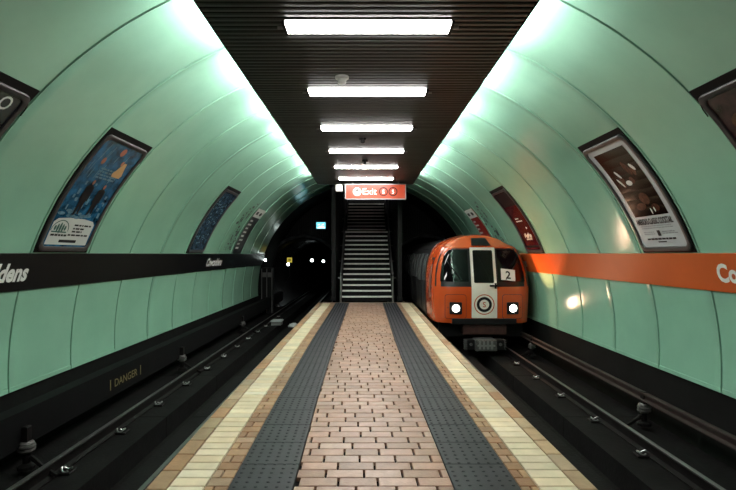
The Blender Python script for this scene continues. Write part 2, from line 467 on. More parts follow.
# ------------------------------------------------------------------ far end of the station
YH = 22.5
XT, ZT, RT = 2.75, .62, 1.70
mb = MB()
x = -4.2
while x < 4.2:
    xc = x+.05
    top = ZC+math.sqrt(max(.01, 4.2**2-xc*xc))
    if not (-1.02 < xc < 1.14):
        d = abs(xc)-XT
        segs = []
        if abs(d) < RT+.02:
            h = math.sqrt(max(0, (RT+.02)**2-d*d)); segs = [(-1.2, ZT-h), (ZT+h, top)]
        else: segs = [(-1.2, top)]
        for a, b in segs:
            if b-a > .01: mb.box(x+.008, x+.092, YH, YH+.06, a, b); mb.box(x, x+.1, YH+.04, YH+.1, a, b)
    x += .1
struct(mb.build('wall_far', M['rib']))
for side, nm in ((-1, 'wall_tunnel_left'), (1, 'wall_tunnel_right')):
    mb = MB(); rows = []
    prof = [(22.6, RT+.14), (22.42, RT+.14), (22.36, RT+.10), (22.36, RT+.03), (22.42, RT)]
    y = 22.7
    while y < 46: prof += [(y, RT), (y+.02, RT-.05), (y+.10, RT-.05), (y+.12, RT)]; y += .55
    for yy, r in prof: rows.append([(side*XT+r*math.cos(2*PI*j/48), yy, ZT+r*math.sin(2*PI*j/48)) for j in range(48)])
    mb.grid(rows, 0, closed=True)
    struct(mb.build(nm, M['lining'], smooth=True))
for side, nm in ((-1, 'trim_10'), (1, 'trim_11')):
    mb = MB(); rows = []
    for q in range(9):
        a = 2*PI*q/8; r = RT+.07+.06*math.cos(a); yy = 22.32+.06*math.sin(a)
        rows.append([(side*XT+r*math.cos(2*PI*j/64), yy, ZT+r*math.sin(2*PI*j/64)) for j in range(64)])
    mb.grid(rows, 0, closed=True); struct(mb.build(nm, M['rim'], smooth=True))
# stairwell cheeks
for nm, a, b in (('wall_stair_left', -1.12, -1.02), ('wall_stair_right', 1.14, 1.24)):
    mb = MB(); y = 17.35
    while y < 25.6:
        mb.box(a+.008, b-.008, y, y+.1, -1.0, 5.4); mb.box(a, b, y+.008, y+.092, -1.0, 5.4); y += .1
    struct(mb.build(nm, M['rib']))
mb = MB(); mb.box(-1.12, 1.24, 25.6, 25.7, 2, 6); struct(mb.build('wall_stair_head', M['rib']))
mb = MB(); mb.box(-5, 5, -5.4, -5.2, -1.3, 5); struct(mb.build('wall_back', M['rib']))

# ------------------------------------------------------------------ staircase
SX = .06
st = thing('staircase', 'dark steep staircase with pale step edges rising from the end of the platform', 'staircase', (SX, 16.72, 0))
def make_step(hw, going, rise):
    mb = MB(); mb.box(-hw, hw, 0.03, going+.06, -rise, -.03); mb.box(-hw, hw, .0, going+.06, -.03, 0)
    return mb
G1, R1, G2, R2 = .27, .18, .26, .165
sm = None; nm_ = None
for i in range(1, 24):
    if i <= 14: y, z, g, r = (i-1)*G1+.15, i*R1, G1, R1
    else: y, z, g, r = 21.75-16.72+(i-15)*G2, 14*R1+(i-14)*R2, G2, R2
    if i == 1 or i == 15:
        s = make_step(.86, g, r).build('step', M['stair'], st); sm = s
        mb = MB(); mb.box(-.84, .84, -.006, .05, -.048, .004, bev=.002)
        n_ = part_label(mb.build('nosing', M['nosing'], s), 'pale worn step edge'); nm_ = n_
        s.location = (0, y, z)
    else:
        s = sm.copy(); C.objects.link(s); s.parent = st; s.location = (0, y, z)
        n_ = nm_.copy(); C.objects.link(n_); n_.parent = s
mb = MB(); mb.box(-.9, .9, 14*G1+.1, 21.75-16.72+.05, 14*R1-.2, 14*R1-.006); mb.build('landing', M['stair'], st)
mb = MB(); mb.box(-.9, .9, 14*G1-G1+.142, 14*G1-G1+.18, 14*R1-.05, 14*R1+.005); part_label(mb.build('landing_edge', M['nosing'], st), 'pale edge of the half-way landing')
for s in (-1, 1):
    mb = MB(); pts = [(s*.9, .0, -.0), (s*.9, .15, .25), (s*.9, 13*G1+.15, 14*R1+.07), (s*.9, 21.75-16.72-.1, 14*R1+.07), (s*.9, 21.75-16.72+8*G2, 14*R1+9*R2+.07)]
    for a, b in zip(pts[:-1], pts[1:]):
        mb.grid([[(p[0]+dx, p[1], p[2]+dz) for dx, dz in ((-.025, 0), (.025, 0), (.025, -.35), (-.025, -.35))] for p in (a, b)], 0, closed=True)
    mb.build('stringer', M['blackm'], st)
for s, nm in ((-1, 'slim steel handrail climbing the left side of the dark staircase'), (1, 'slim steel handrail climbing the right side of the dark staircase')):
    t = thing('handrail', nm, 'handrail', (SX+s*.86, 16.72, 0), 'handrails of the staircase')
    pts = [(0, -.18, .0), (0, -.18, .86), (0, -.1, .95), (0, .1, 1.0), (0, 13*G1+.15, 14*R1+.85), (0, 21.75-16.72-.2, 14*R1+.85), (0, 21.75-16.72+8*G2, 14*R1+9*R2+.85)]
    mb = MB(); mb.tube(pts, .026, 8); mb.build('rail', M['steel'], t, smooth=True)
    for k in range(5):
        yy = .35+k*.85; zz = (yy/G1+.55)*R1
        mb = MB(); mb.tube([(0, yy, zz-.05), (0, yy, zz+.80)], .015, 6); mb.build('baluster', M['blackm'], t)
        mb = MB(); mb.tube([(0, yy, zz+.45), (s*.13, yy, zz+.45)], .02, 6); mb.build('wall_bracket', M['steel'], t)
# closed panelled screens on both sides of the stair foot
for s, x0, lab in ((-1, -1.08, 'narrow dark post beside the stair foot, on the empty track side'), (1, 1.20, 'narrow dark post beside the stair foot, on the train side')):
    t = thing('portal_post', lab, 'post', (x0, 17.25, 0), 'posts framing the stair opening')
    mb = MB(); mb.box(-.07, .07, -.07, .07, 0, 3.9, bev=.01); mb.build('column', M['blackm'], t)
    mb = MB(); mb.box(-.09, .09, -.09, .09, 0, .12, bev=.01); mb.build('foot', M['blackm'], t)

# ------------------------------------------------------------------ ceiling lights
def make_light():
    t = thing('ceiling_light', '', 'light', (0,0,0), 'strip lights across the slatted ceiling')
    L = .785; pr = [(-.125, 0), (-.12, -.018), (-.10, -.026), (.10, -.026), (.12, -.018), (.125, 0)]
    mb = MB(); mb.grid([[(x, a, b) for a, b in pr] for x in (-L, L)])
    for x in (-L, L): mb.poly([(x, a, b) for a, b in pr])
    mb.build('diffuser', M['lampw'], t, merge=True)
    for x in (-1, 1):
        mb = MB(); mb.box(min(x*L, x*(L+.03)), max(x*L, x*(L+.03)), -.128, .128, -.034, .0); c = mb.build('end_cap', M['blackm'], t)
        mb = MB(); mb.tube([(x*(L+.03), 0, -.016), (x*(L+.09), 0, -.016)], .014, 6); part_label(mb.build('cable_gland', M['alu'], c), 'small silver cable gland')
    mb = MB(); mb.box(-L-.03, L+.03, -.128, .128, -.002, .012); mb.build('housing', M['alu'], t)
    return t
l0 = make_light()
LL = ['first long white strip light, nearest and largest on the slatted ceiling', 'second strip light from the front, just behind the smoke detector', 'third strip light from the front on the slatted ceiling',
      'fourth strip light from the front on the slatted ceiling', 'fifth strip light, one before the last ahead of the exit sign', 'last strip light on the ceiling, right above the orange exit sign']
ys = [4.83+1.945*i for i in range(6)]
for i, y in enumerate(ys):
    if i == 0: l0.location = (.03, y, ZCEIL); l0['label'] = LL[0]
    else: dup(l0, (.03, y, ZCEIL), LL[i])
for i, y in enumerate((2.76,)):
    dup(l0, (.03, y, ZCEIL), 'strip light on the slatted ceiling overhead, behind the viewer')
for side, nm in ((-1, 'row of fluorescent tubes laid in the cove above the left ceiling edge'), (1, 'row of fluorescent tubes laid in the cove above the right ceiling edge')):
    t = thing('cove_lighting', nm, 'light', (side*1.39, 0, ZCEIL+.05))
    tm = None
    mb = MB(); mb.box(-.03, .03, 2.4, 15.5, 0, .02); mb.build('tray', M['alu'], t)
    for k in range(-1, 6):
        y = 5.72+.77+1.545*k
        if tm is None:
            mb = MB(); mb.tube([(0, -.58, .045), (0, .58, .045)], .019, 10); tm = mb.build('tube', M['cove'], t, smooth=True); o = tm
        else: o = tm.copy(); C.objects.link(o); o.parent = t
        o.location = (0, y, 0)
        mb = MB(); mb.box(-.035, .035, -.012, .012, .02, .10); h = mb.build('tube_baffle', M['alu'], t); h.location = (0, y+.7725, 0)  # added unseen plate between tubes, blocks light to notch the glow
def make_detector(k, lab, loc, mk):
    t = thing('smoke_detector', lab, 'smoke detector', loc, 'smoke detectors on the ceiling')
    mb = MB(); mb.lathe([(0, 0), (.085*k, 0), (.085*k, -.025), (.07*k, -.035), (0, -.035)], k=20); mb.build('base', mk, t, smooth=True)
    mb = MB(); mb.lathe([(.05*k, -.035), (.045*k, -.06), (.055*k, -.066), (.05*k, -.085), (.02*k, -.1), (0, -.1)], k=20); mb.build('sensor_head', mk, t, smooth=True)
make_detector(1, 'pale round smoke detector on the ceiling between the first two strip lights', (-.285, 6.2, ZCEIL), M['detw'])
make_detector(.8, 'small dark detector on the ceiling between third and fourth strip lights', (-.045, 9.5, ZCEIL), M['blackm'])
make_detector(.8, 'small dark detector on the ceiling between fourth and fifth strip lights', (0.0, 11.7, ZCEIL), M['blackm'])

mb = MB(); mb.box(-1.02, 1.14, 17.4, 25.6, 5.0, 5.1); struct(mb.build('ceiling_stair', M['rib']))
dup(l0, (.06, 19.3, 5.0), 'added unseen strip light over the middle of the stairs, above the exit sign')  # added out of sight to brighten the step edges
for i, y in enumerate((17.9, 20.6)):
    dup(l0, (.06, y, 5.0), 'added unseen strip light over the %s flight of the stairs, above the exit sign' % ('lower', 'upper')[i])  # also added unseen, for light on both flights
# ------------------------------------------------------------------ exit sign
YS = 15.2; XS0, XS1, ZS0, ZS1 = -.61, 1.25, 3.257, 3.735
es = thing('exit_sign', 'glowing orange Exit sign hanging from the ceiling over the staircase', 'sign', ((XS0+XS1)/2, YS, ZS0))
hw = (XS1-XS0)/2; hh = ZS1-ZS0
mb = MB(); mb.box(-hw, hw, 0.012, .13, 0, hh)
for a in ((-hw, hw, -.012, .03, 0, .028), (-hw, hw, -.012, .03, hh-.028, hh), (-hw, -hw+.03, -.012, .03, 0, hh), (hw-.03, hw, -.012, .03, 0, hh)): mb.box(*a)
part_label(mb.build('casing', M['alu'], es), 'silver sign casing')
mb = MB(); mb.box(-hw+.03, hw-.03, .0, .012, .028, hh-.028); face = mb.build('face', M['signo'], es)
def disc(mb, cx, cz, r, y, k=28, r0=0, m=0):
    if r0:
        mb.grid([[(cx+q*math.cos(2*PI*j/k), y, cz+q*math.sin(2*PI*j/k)) for j in range(k)] for q in (r0, r)], m, closed=True)
    else: mb.poly([(cx+r*math.cos(2*PI*j/k), y, cz+r*math.sin(2*PI*j/k)) for j in range(k)], m)
zc = hh/2
mb = MB(); disc(mb, -.56, zc, .125, -.003)
add_text(mb, 'Exit', lambda u, v: (-.385+u, -.003, zc-.09+v), .28, bold=.0, width=.42)
part_label(mb.build('legend', M['signw'], face), 'white Exit lettering and arrow disc')
mb = MB(); mb.box(-.573, -.547, -.006, -.005, zc-.085, zc+.05)
mb.poly([(-.64, -.006, zc+.005), (-.615, -.006, zc-.015), (-.56, -.006, zc+.05), (-.505, -.006, zc-.015), (-.48, -.006, zc+.005), (-.56, -.006, zc+.095)])
part_label(mb.build('arrow', M['signk'], face), 'black arrow')
for cx in (.24, .53):
    mb = MB(); disc(mb, cx, zc, .135, -.005, r0=.108); part_label(mb.build('ring', M['signk'], face), 'black ring')
    mb = MB(); add_text(mb, 'S', lambda u, v: (cx+u, -.0045, zc-.06+v), .17, bold=.0, center=True); part_label(mb.build('route_symbol', M['signw'], face), 'pale symbol inside the ring')
for x in (-.7, .7):
    mb = MB(); mb.tube([(x, .06, hh), (x, .06, ZCEIL-ZS0)], .015, 6); mb.build('hanger', M['alu'], es)

# pale camera housing beside the sign
t = thing('camera_housing', 'small pale camera box at the upper left corner of the exit sign', 'camera', (-.78, 15.1, 3.49))
mb = MB(); mb.box(-.10, .10, -.12, .12, 0, .2, bev=.02); mb.build('body', M['card'], t)
mb = MB(); mb.box(-.02, .02, -.02, .02, .2, ZCEIL-3.49); mb.build('bracket', M['blackm'], t)

# ------------------------------------------------------------------ name bands
def band(side):
    lab = 'long black station name board along the left wall with white lettering' if side < 0 else 'long orange station name board along the right wall with white lettering'
    t = thing('station_name_board', lab, 'sign', (0, 0, 0))
    mb = MB(); z0, z1 = 1.185, 1.612; OFF = .024
    def bp(y, v, off=OFF): return wp(side, y, z0+(z1-z0)*v, off)
    ya, yb = RING[0], YEND+.1
    N = 5
    mb.grid([[bp(y, v/N) for v in range(N+1)] for y in (ya, yb)], 0, flip=side < 0)
    for v in (0, 1): mb.grid([[bp(y, v), bp(y, v, -.02)] for y in (ya, yb)], 0)
    mb.poly([bp(yb, v/N) for v in range(N+1)]+[bp(yb, v/N, -.02) for v in range(N, -1, -1)])
    b = mb.build('board', M['bandb'] if side < 0 else M['bando'], t, merge=True)
    size = .275
    for k in range(-1, 2):
        y0 = (4.50 if side < 0 else 5.55)+7.85*k
        mb = MB()
        def fn(u, v):
            yy = y0+u if side < 0 else y0-u
            return wp(side, yy, 1.305+v, OFF+.003)
        add_text(mb, 'Cowcaddens', fn, size, bold=.038, shear=.12, width=1.30)
        part_label(mb.build('lettering', M['white'], t), 'white station name lettering')
band(-1); band(1)

# ------------------------------------------------------------------ posters
def smap(side, y0, y1, z0, z1):
    t0, t1 = thz(z0), thz(z1)
    def f(u, v, off=.02):
        y = y0+(y1-y0)*u if side < 0 else y1-(y1-y0)*u
        return wth(side, y, t0+(t1-t0)*v, off)
    return f
def sl(mb, f, rows, off, m=0, sub=1):        # shape from slices (v, u_left, u_right)
    out = []
    for (v0, a0, b0), (v1, a1, b1) in zip(rows[:-1], rows[1:]):
        for k in range(sub):
            q = k/sub; out.append((v0+(v1-v0)*q, a0+(a1-a0)*q, b0+(b1-b0)*q))
    out.append(rows[-1])
    mb.grid([[f(a, v, off), f(b, v, off)] for v, a, b in out], m)
def rect(mb, f, u0, u1, v0, v1, off, m=0):
    n = max(1, int((v1-v0)*14)); sl(mb, f, [(v0, u0, u1), (v1, u0, u1)], off, m, n)
def ell(mb, f, cu, cv, ru, rv, off, m=0, k=8, tilt=0.0):
    rows = []
    for i in range(k+1):
        a = -PI/2+PI*i/k; w = ru*math.cos(a)+1e-4; v = cv+rv*math.sin(a)
        rows.append((v, cu-w+tilt*(v-cv), cu+w+tilt*(v-cv)))
    sl(mb, f, rows, off, m)
ZP0, ZP1 = 1.625, 3.075
def poster(side, ya, label, sheet_m, group='framed posters on the curved walls'):
    y0, y1 = ya, ya+1.10
    f = smap(side, y0, y1, ZP0, ZP1)
    t = thing('framed_poster', label, 'poster', (0, 0, 0), group)
    mb = MB(); rect(mb, f, 0, 1, 0, 1, .016)
    for a, b in (((0, 0), (0, 1)), ((1, 0), (1, 1))):
        mb.grid([[f(a[0], j/14, .016), f(a[0], j/14, -.02)] for j in range(15)])
    mb.grid([[f(0, 1, .016), f(1, 1, .016)], [f(0, 1, -.02), f(1, 1, -.02)]])
    mb.build('backing', M['framek'], t)
    # rounded frame: swept box profile
    a0, a1, b0, b1, rc = .02, .98, .012, .955, .07
    path = []
    asp = 1.10/1.50
    for cx, cy, s in ((a1-rc, b1-rc*asp, 0), (a0+rc, b1-rc*asp, 1), (a0+rc, b0+rc*asp, 2), (a1-rc, b0+rc*asp, 3)):
        for k in range(7):
            a = PI/2*(s+k/6); path.append((cx+rc*math.cos(a), cy+rc*asp*math.sin(a)))
    pp = []
    for i, p in enumerate(path):
        q = path[(i+1) % len(path)]; n = max(1, int(abs(q[1]-p[1])*16))
        for k in range(n): pp.append((p[0]+(q[0]-p[0])*k/n, p[1]+(q[1]-p[1])*k/n))
    cx, cy = .5, .49
    def ins(p, d): return (p[0]+(cx-p[0])/abs(.5*(a1-a0))*d*min(1, abs(.5*(a1-a0))), p[1]+(cy-p[1])*d*1.5)
    def ring(d, off):
        out = []
        for p in pp:
            sx = 1-d/(.5*(a1-a0)); sy = 1-d*asp/(.5*(b1-b0))
            out.append(f(cx+(p[0]-cx)*sx, cy+(p[1]-cy)*sy, off))
        return out
    rows = [ring(0, .016), ring(0, .034), ring(.008, .042), ring(.038, .042), ring(.046, .036), ring(.05, .024)]
    mb = MB(); mb.grid(rows, 0, closed=True); mb.build('frame', M['frame'], t, smooth=True)
    mb = MB(); rect(mb, f, a0+.045, a1-.045, b0+.03, b1-.03, .022)
    sh = mb.build('poster_sheet', sheet_m, t, smooth=True)
    mb = MB(); p = f(.9 if side < 0 else .1, .0, .02)
    q0 = f(.88 if side < 0 else .12, .93, .03)
    q = wp(side, q0[1], 2.9, .012); yy = (y1+.01) if True else 0
    A = wp(side, y1-.0, 2.96, .015); B = wp(side, y1+.03, 2.86, .015)
    mb.tube([A, wp(side, y1+.015, 2.92, .02), B], .005, 5); part_label(mb.build('cable', M['framek'], t), 'short black cable end')
    def art(name, mk, fn, label=None):
        mb = MB(); fn(mb, f); o = mb.build(name, mk, sh)
        if label: part_label(o, label)
        return o
    return t, f, art
# nearest left: dark sheet with a white ring letter
t, f, art = poster(-1, 3.40, 'dark framed poster with a white letter, nearest on the left wall', M['sheetk'])
def fn(mb, f): add_text(mb, 'O', lambda u, v: f(.735+u/1.1, .83+v/1.5, .026), .17, bold=.01)
art('print', M['white'], fn, 'white round letter')
# mirrored nearest right: dark plum
t, f, art = poster(1, 3.42, 'dark plum framed poster, nearest on the right wall', M['sheetp'])
def fn(mb, f):
    for cu, cv, a, b in ((.25, .75, .10, .05), (.55, .5, .2, .06), (.35, .3, .08, .1)): ell(mb, f, cu, cv, a, b, .025, tilt=.2)
art('print', M['cocoa2'], fn, 'blurred brown shapes')
# blue theatre poster
t, f, art = poster(-1, 5.79, 'blue framed theatre poster with two dark standing figures on the left wall', M['sheetb'])
art('information_panel', M['paper'], lambda mb, f: rect(mb, f, .105, .895, .062, .235, .025) or sl(mb, f, [(.235, .105, .895), (.262, .16, .84), (.275, .35, .65)], .025), 'white information panel')
def fn(mb, f):
    for (u0, u1, v) in ((.50, .84, .215), (.50, .72, .187), (.50, .70, .163), (.45, .86, .135)):
        u = u0
        while u < u1:
            w = random.uniform(.03, .09); rect(mb, f, u, min(u+w, u1), v, v+.013, .028); u += w+.015
    u = .14
    while u < .40: w = random.uniform(.03, .07); rect(mb, f, u, u+w, .128, .143, .028); u += w+.01
    rect(mb, f, .33, .66, .080, .102, .028)
art('small_print', M['ink'], fn, 'black small print')
def fn(mb, f):
    for i in range(5): ell(mb, f, .17+.045*i, .19, .018, .02+.012*(2-abs(i-2)), .028)
    rect(mb, f, .13, .40, .155, .165, .028)
    N = 12
    mb.grid([[f(.265+.16*r*math.cos(PI*j/N), .168+.085*r*math.sin(PI*j/N), .028) for j in range(N+1)] for r in (.92, 1)])
art('emblem', M['teal'], fn, 'dark green arched emblem')
def person(mb, f, cu, v0, h, w, off):
    sl(mb, f, [(v0, cu-.5*w, cu-.2*w), (v0+.03, cu-.45*w, cu-.1*w), (v0+.42*h, cu-.5*w, cu+.1*w)], off)
    sl(mb, f, [(v0+.01, cu+.15*w, cu+.45*w), (v0+.03, cu+.1*w, cu+.4*w), (v0+.42*h, cu-.1*w, cu+.45*w)], off)
    sl(mb, f, [(v0+.36*h, cu-.5*w, cu+.5*w), (v0+.6*h, cu-.5*w, cu+.5*w), (v0+.8*h, cu-.62*w, cu+.62*w), (v0+.84*h, cu-.2*w, cu+.2*w), (v0+.87*h, cu-.1*w, cu+.1*w)], off)
    for s in (-1, 1): sl(mb, f, [(v0+.40*h, cu+s*.62*w-.1*w, cu+s*.62*w+.1*w), (v0+.8*h, cu+s*.55*w-.12*w, cu+s*.55*w+.12*w)], off)
def fn(mb, f):
    for i in range(16):
        u = random.uniform(.12, .85); v = random.uniform(.62, .86); rv = random.uniform(.03, .08); art('light_streak', M['cyan'], lambda mb, f: ell(mb, f, u, v, .008, rv, .025, tilt=.15), 'pale streak of light')
fn(None, None)
art('standing_figure', M['ink'], lambda mb, f: person(mb, f, .40, .30, .30, .115, .029), 'taller dark standing figure')
art('standing_figure', M['ink'], lambda mb, f: person(mb, f, .66, .315, .265, .105, .029), 'shorter dark standing figure')
def fn(mb, f):
    for cu, cv in ((.40, .577), (.66, .56)): ell(mb, f, cu, cv, .024, .02, .031)
    for cu, cv, a, b in ((.30, .755, .035, .03), (.53, .865, .05, .035), (.68, .78, .025, .022)): ell(mb, f, cu, cv, a, b, .027)
art('faces', M['skin'], fn, 'small pale faces')
def fn(mb, f):
    for i in range(26):
        u = random.uniform(.14, .86); v = random.uniform(.29, .56); w, h = random.uniform(.01, .05), random.uniform(.01, .05)
        art('icy_shape', M['cyan'], lambda mb, f: rect(mb, f, u, u+w, v, v+h, .0255), 'pale blue icy patch')
    for i in range(14):
        u = random.uniform(.15, .8); ell(mb, f, u, random.uniform(.28, .33), random.uniform(.03, .07), .012, .0255)
    
art('ice_floor', M['cyan'], fn, 'pale blue icy ground')
def fn(mb, f):
    for v in (.615, .64, .665, .69):
        u = .36
        while u < .72: w = random.uniform(.03, .08); rect(mb, f, u, u+w, v, v+.014, .0255); u += w+.015
art('pale_lettering', M['cyan'], fn, 'pale blue title lines')
art('robed_figure', M['cream'], lambda mb, f: sl(mb, f, [(.655, .64, .82), (.68, .62, .84), (.74, .68, .80), (.79, .72, .77)], .027), 'cream robed figure')
# cocktail poster
t, f, art = poster(1, 5.79, 'silver framed cocktail poster with a dark photo on the right wall', M['silver'])
art('photo', M['cocoa'], lambda mb, f: rect(mb, f, .17, .84, .30, .875, .025), 'dark brown cocktail photograph')
def fn(mb, f):
    for cu, cv, a, b, tl in ((.36, .60, .05, .05, .4), (.55, .60, .05, .03, 0), (.60, .70, .05, .06, -.4), (.70, .68, .04, .05, .3), (.56, .44, .09, .05, 0), (.42, .38, .1, .03, .5), (.68, .36, .07, .03, 0)):
        art('brown_shape', M['cocoa2'], lambda mb, f: ell(mb, f, cu, cv, a, b, .027, tilt=tl), 'brown rounded shape in the photograph')
fn(None, None)
def fn(mb, f):
    ell(mb, f, .47, .585, .06, .022, .029); ell(mb, f, .36, .67, .025, .035, .029, tilt=-.9); ell(mb, f, .31, .60, .02, .04, .029, tilt=-.9)
    ell(mb, f, .72, .70, .03, .03, .029, tilt=-.8); ell(mb, f, .57, .335, .012, .025, .029); ell(mb, f, .64, .345, .012, .02, .029)
art('highlights', M['paper'], fn, 'white glints in the photograph')
def fn(mb, f):
    add_text(mb, "AMERICA'S CLASSIC COCKTAIL", lambda u, v: f(.5+u/1.1, .233+v/1.5, .027), .10, bold=.03, width=.78, center=True)
art('headline', M['ink'], fn, 'black cocktail headline')
def fn(mb, f):
    rect(mb, f, .47, .53, .135, .18, .027)
    u = .22
    while u < .78: w = random.uniform(.03, .08); rect(mb, f, u, u+w, .105, .118, .027); u += w+.012
    rect(mb, f, .42, .58, .083, .092, .027)
art('logo_and_notice', M['ink'], fn, 'small black bottle mark and notice')
def fn(mb, f):
    for v in (.215, .198, .165, .15):
        u = .2
        while u < .8:
            w = random.uniform(.02, .06)
            if not (v < .19 and .42 < u < .56): rect(mb, f, u, u+w, v, v+.006, .027)
            u += w+.01
art('small_print', M['inkg'], fn, 'grey small print')
# navy poster, left
t, f, art = poster(-1, 10.74, 'narrow-looking navy framed poster, third along the left wall', M['sheetn'])
def fn(mb, f):
    for i in range(60):
        u = random.uniform(.12, .82); v = random.uniform(.12, .86); rect(mb, f, u, min(.88, u+random.uniform(.02, .08)), v, v+random.uniform(.008, .025), .027)
art('print', M['cyan'], fn, 'scattered pale blue print')
# maroon poster, right
t, f, art = poster(1, 10.70, 'maroon framed poster with pale script on the right wall above the train', M['sheetr'])
def fn(mb, f):
    for v, a, b in ((.50, .3, .5), (.46, .28, .62)):
        u = a
        while u < b: w = random.uniform(.03, .07); rect(mb, f, u, u+w, v, v+.015, .027); u += w+.02
    for i in range(7): ell(mb, f, .34+.06*i, .25+.015*math.sin(i*2), .022, .03, .027, tilt=.4)
    for i in range(5): ell(mb, f, .38+.07*i, .20, .02, .012, .027)
    ell(mb, f, .66, .36, .04, .015, .027)
art('print', M['card'], fn, 'pale script')
art('upper_print', M['ink'], lambda mb, f: rect(mb, f, .11, .89, .70, .91, .025), 'black upper area')
art('lower_strip', M['ink'], lambda mb, f: rect(mb, f, .14, .86, .08, .11, .025), 'black strip at the foot')

# line drawings stuck straight on the green panels, then the route signs
def drawing(side, ya, label):
    f = smap(side, ya, ya+1.05, 1.68, 3.05)
    mb = MB(); rnd = random.Random(11)
    for i in range(46):
        v = rnd.random()**1.3*.95; c = .5+.12*math.sin(v*9)
        w = .34*(1-v*.45)
        u = c+rnd.uniform(-w, w)
        if rnd.random() < .55: rect(mb, f, u, u+rnd.uniform(.02, .07), v, min(1, v+rnd.uniform(.02, .10)), .005)
        else: ell(mb, f, u, v+.03, rnd.uniform(.03, .09), rnd.uniform(.008, .03), .005, tilt=rnd.uniform(-1, 1))
    for i in range(7):
        u = .15+.1*i; rect(mb, f, u, u+.012, .02, rnd.uniform(.3, .6), .004)
    t = thing('wall_drawing', label, 'mural', (0,0,0), 'black line drawings on the green panels')
    mb.build('line_work', M['ink'], t)
drawing(-1, 13.3, 'black line drawing on the green panels of the left wall beside the route sign')
drawing(1, 13.3, 'black line drawing on the green panels of the right wall beside the red route sign')
def route(side, ya, label, mk, zt=2.93):
    f = smap(side, ya, ya+1.0, 1.62, zt)
    t = thing('route_sign', label, 'sign', (0,0,0))
    mb = MB(); rect(mb, f, 0, 1, 0, 1, .018)
    for u in (0, 1): mb.grid([[f(u, j/12, .018), f(u, j/12, -.01)] for j in range(13)])
    for v in (0, 1): mb.grid([[f(0, v, .018), f(1, v, .018)], [f(0, v, -.01), f(1, v, -.01)]])
    p = mb.build('panel', mk, t)
    mb = MB(); rect(mb, f, 0, 1, .80, 1, .021); hd = part_label(mb.build('header', M['card'], t), 'white header')
    mb = MB(); rect(mb, f, .12, .36, .86, .93, .024); ell(mb, f, .68, .89, .14, .04, .024); mb.build('symbols', M['ink'], hd)
    mb = MB()
    for i in range(8): rect(mb, f, .10, .10+(.34, .28, .4, .3)[i % 4], .10+.085*i, .135+.085*i, .022)
    part_label(mb.build('station_list', M['card'], p), 'white station list')
route(-1, 14.45, 'black route sign with white header at the far end of the left wall', M['bandb'])
route(1, 14.45, 'red route sign with white header behind the train on the right wall', M['redi'])

# ------------------------------------------------------------------ train
TX, TY = 2.75, 11.55
train = thing('subway_train', 'orange subway train with a white front door standing at the right platform', 'train', (TX, TY, 0))
PZ = [(0.0, 1.07, 1.12), (.3, 1.09, 1.14), (.8, 1.11, 1.15), (1.1, 1.09, 1.14), (1.35, 1.045, 1.11), (1.55, .98, 1.05), (1.70, .90, .98), (1.80, .80, .88), (1.90, .63, .72), (1.98, .44, .53), (2.04, .24, .31), (2.07, 0, 0)]
def lerp_tab(z, k):
    for a, b in zip(PZ[:-1], PZ[1:]):
        if a[0] <= z <= b[0]: q = (z-a[0])/(b[0]-a[0]); return a[k]+(b[k]-a[k])*q
    return PZ[0][k] if z < 0 else PZ[-1][k]
def rake(z): return (.27*(z-.8) if .8 < z <= 1.76 else (0 if z <= .8 else .26+(z-1.76)*1.7))
def FY(x, z):
    w = max(.05, lerp_tab(z, 1)); u = min(1, abs(x)/max(w, .6))
    return rake(z)+.12*(x/1.1)**2+.13*max(0, (u-.78)/.22)**2.2
def HW(y, z):                       # half width of the cab side behind the front edge
    w0, w1 = lerp_tab(z, 1), lerp_tab(z, 2); e = FY(w0, z)
    q = max(0, min(1, (y-e)/.55)); q = 1-(1-q)**2
    return w0+(w1-w0)*q
prof = [(s*1.0, j) for s, js in ((-1, range(len(PZ))), (1, range(len(PZ)-2, -1, -1))) for j in js]
def ring_at(k, yb=None):
    out = []
    for s, j in prof:
        z, w0, w1 = PZ[j]; e = FY(w0, z)
        if k == 0: out.append((s*w0, e, z))
        elif yb is None:
            y = e+.55*k; q = 1-(1-k)**2; zz = z+(.03*q if z > 1.75 else 0); out.append((s*(w0+(w1-w0)*q), y, zz))
        else: out.append((s*w1, max(yb, e+.55), z+(.03 if z > 1.75 else 0)))
    return out
mb = MB()
mb.grid([ring_at(0), ring_at(.25), ring_at(.5), ring_at(.75), ring_at(1.0), ring_at(1, 1.75)], 0)
# front face
rows = []
ZG = [0, .15, .3, .5, .65, .8, .95, 1.1, 1.25, 1.35, 1.45, 1.55, 1.70, 1.76, 1.80, 1.85, 1.90, 1.94, 1.98, 2.01, 2.04, 2.07]
for z in ZG:
    w = lerp_tab(z, 1); rows.append([(w*u, FY(w*u, z), z) for u in [-1+2*i/24 for i in range(25)]])
mb.grid(rows, 0)
mb.build('cab_shell', M['orange'], train, merge=True, smooth=True)
def plate(name, mk, zs, us, off, parent, thick=.02, label=None, absx=True):
    """a panel that follows the nose: zs list of (z, x_left, x_right)"""
    mb = MB(); N = 14
    F = [[(x0+(x1-x0)*i/N, FY(x0+(x1-x0)*i/N, z)-off, z) for i in range(N+1)] for z, x0, x1 in zs]
    mb.grid(F, 0)
    Bk = [[(p[0], p[1]+thick, p[2]) for p in r] for r in F]
    edge = F[0]+[r[-1] for r in F[1:]]+F[-1][-2::-1]+[r[0] for r in F[-2:0:-1]]
    mb.grid([edge, [(p[0], p[1]+thick, p[2]) for p in edge]], 0, closed=True)
    o = mb.build(name, mk, parent, merge=True, smooth=True)
    if label: part_label(o, label)
    return o
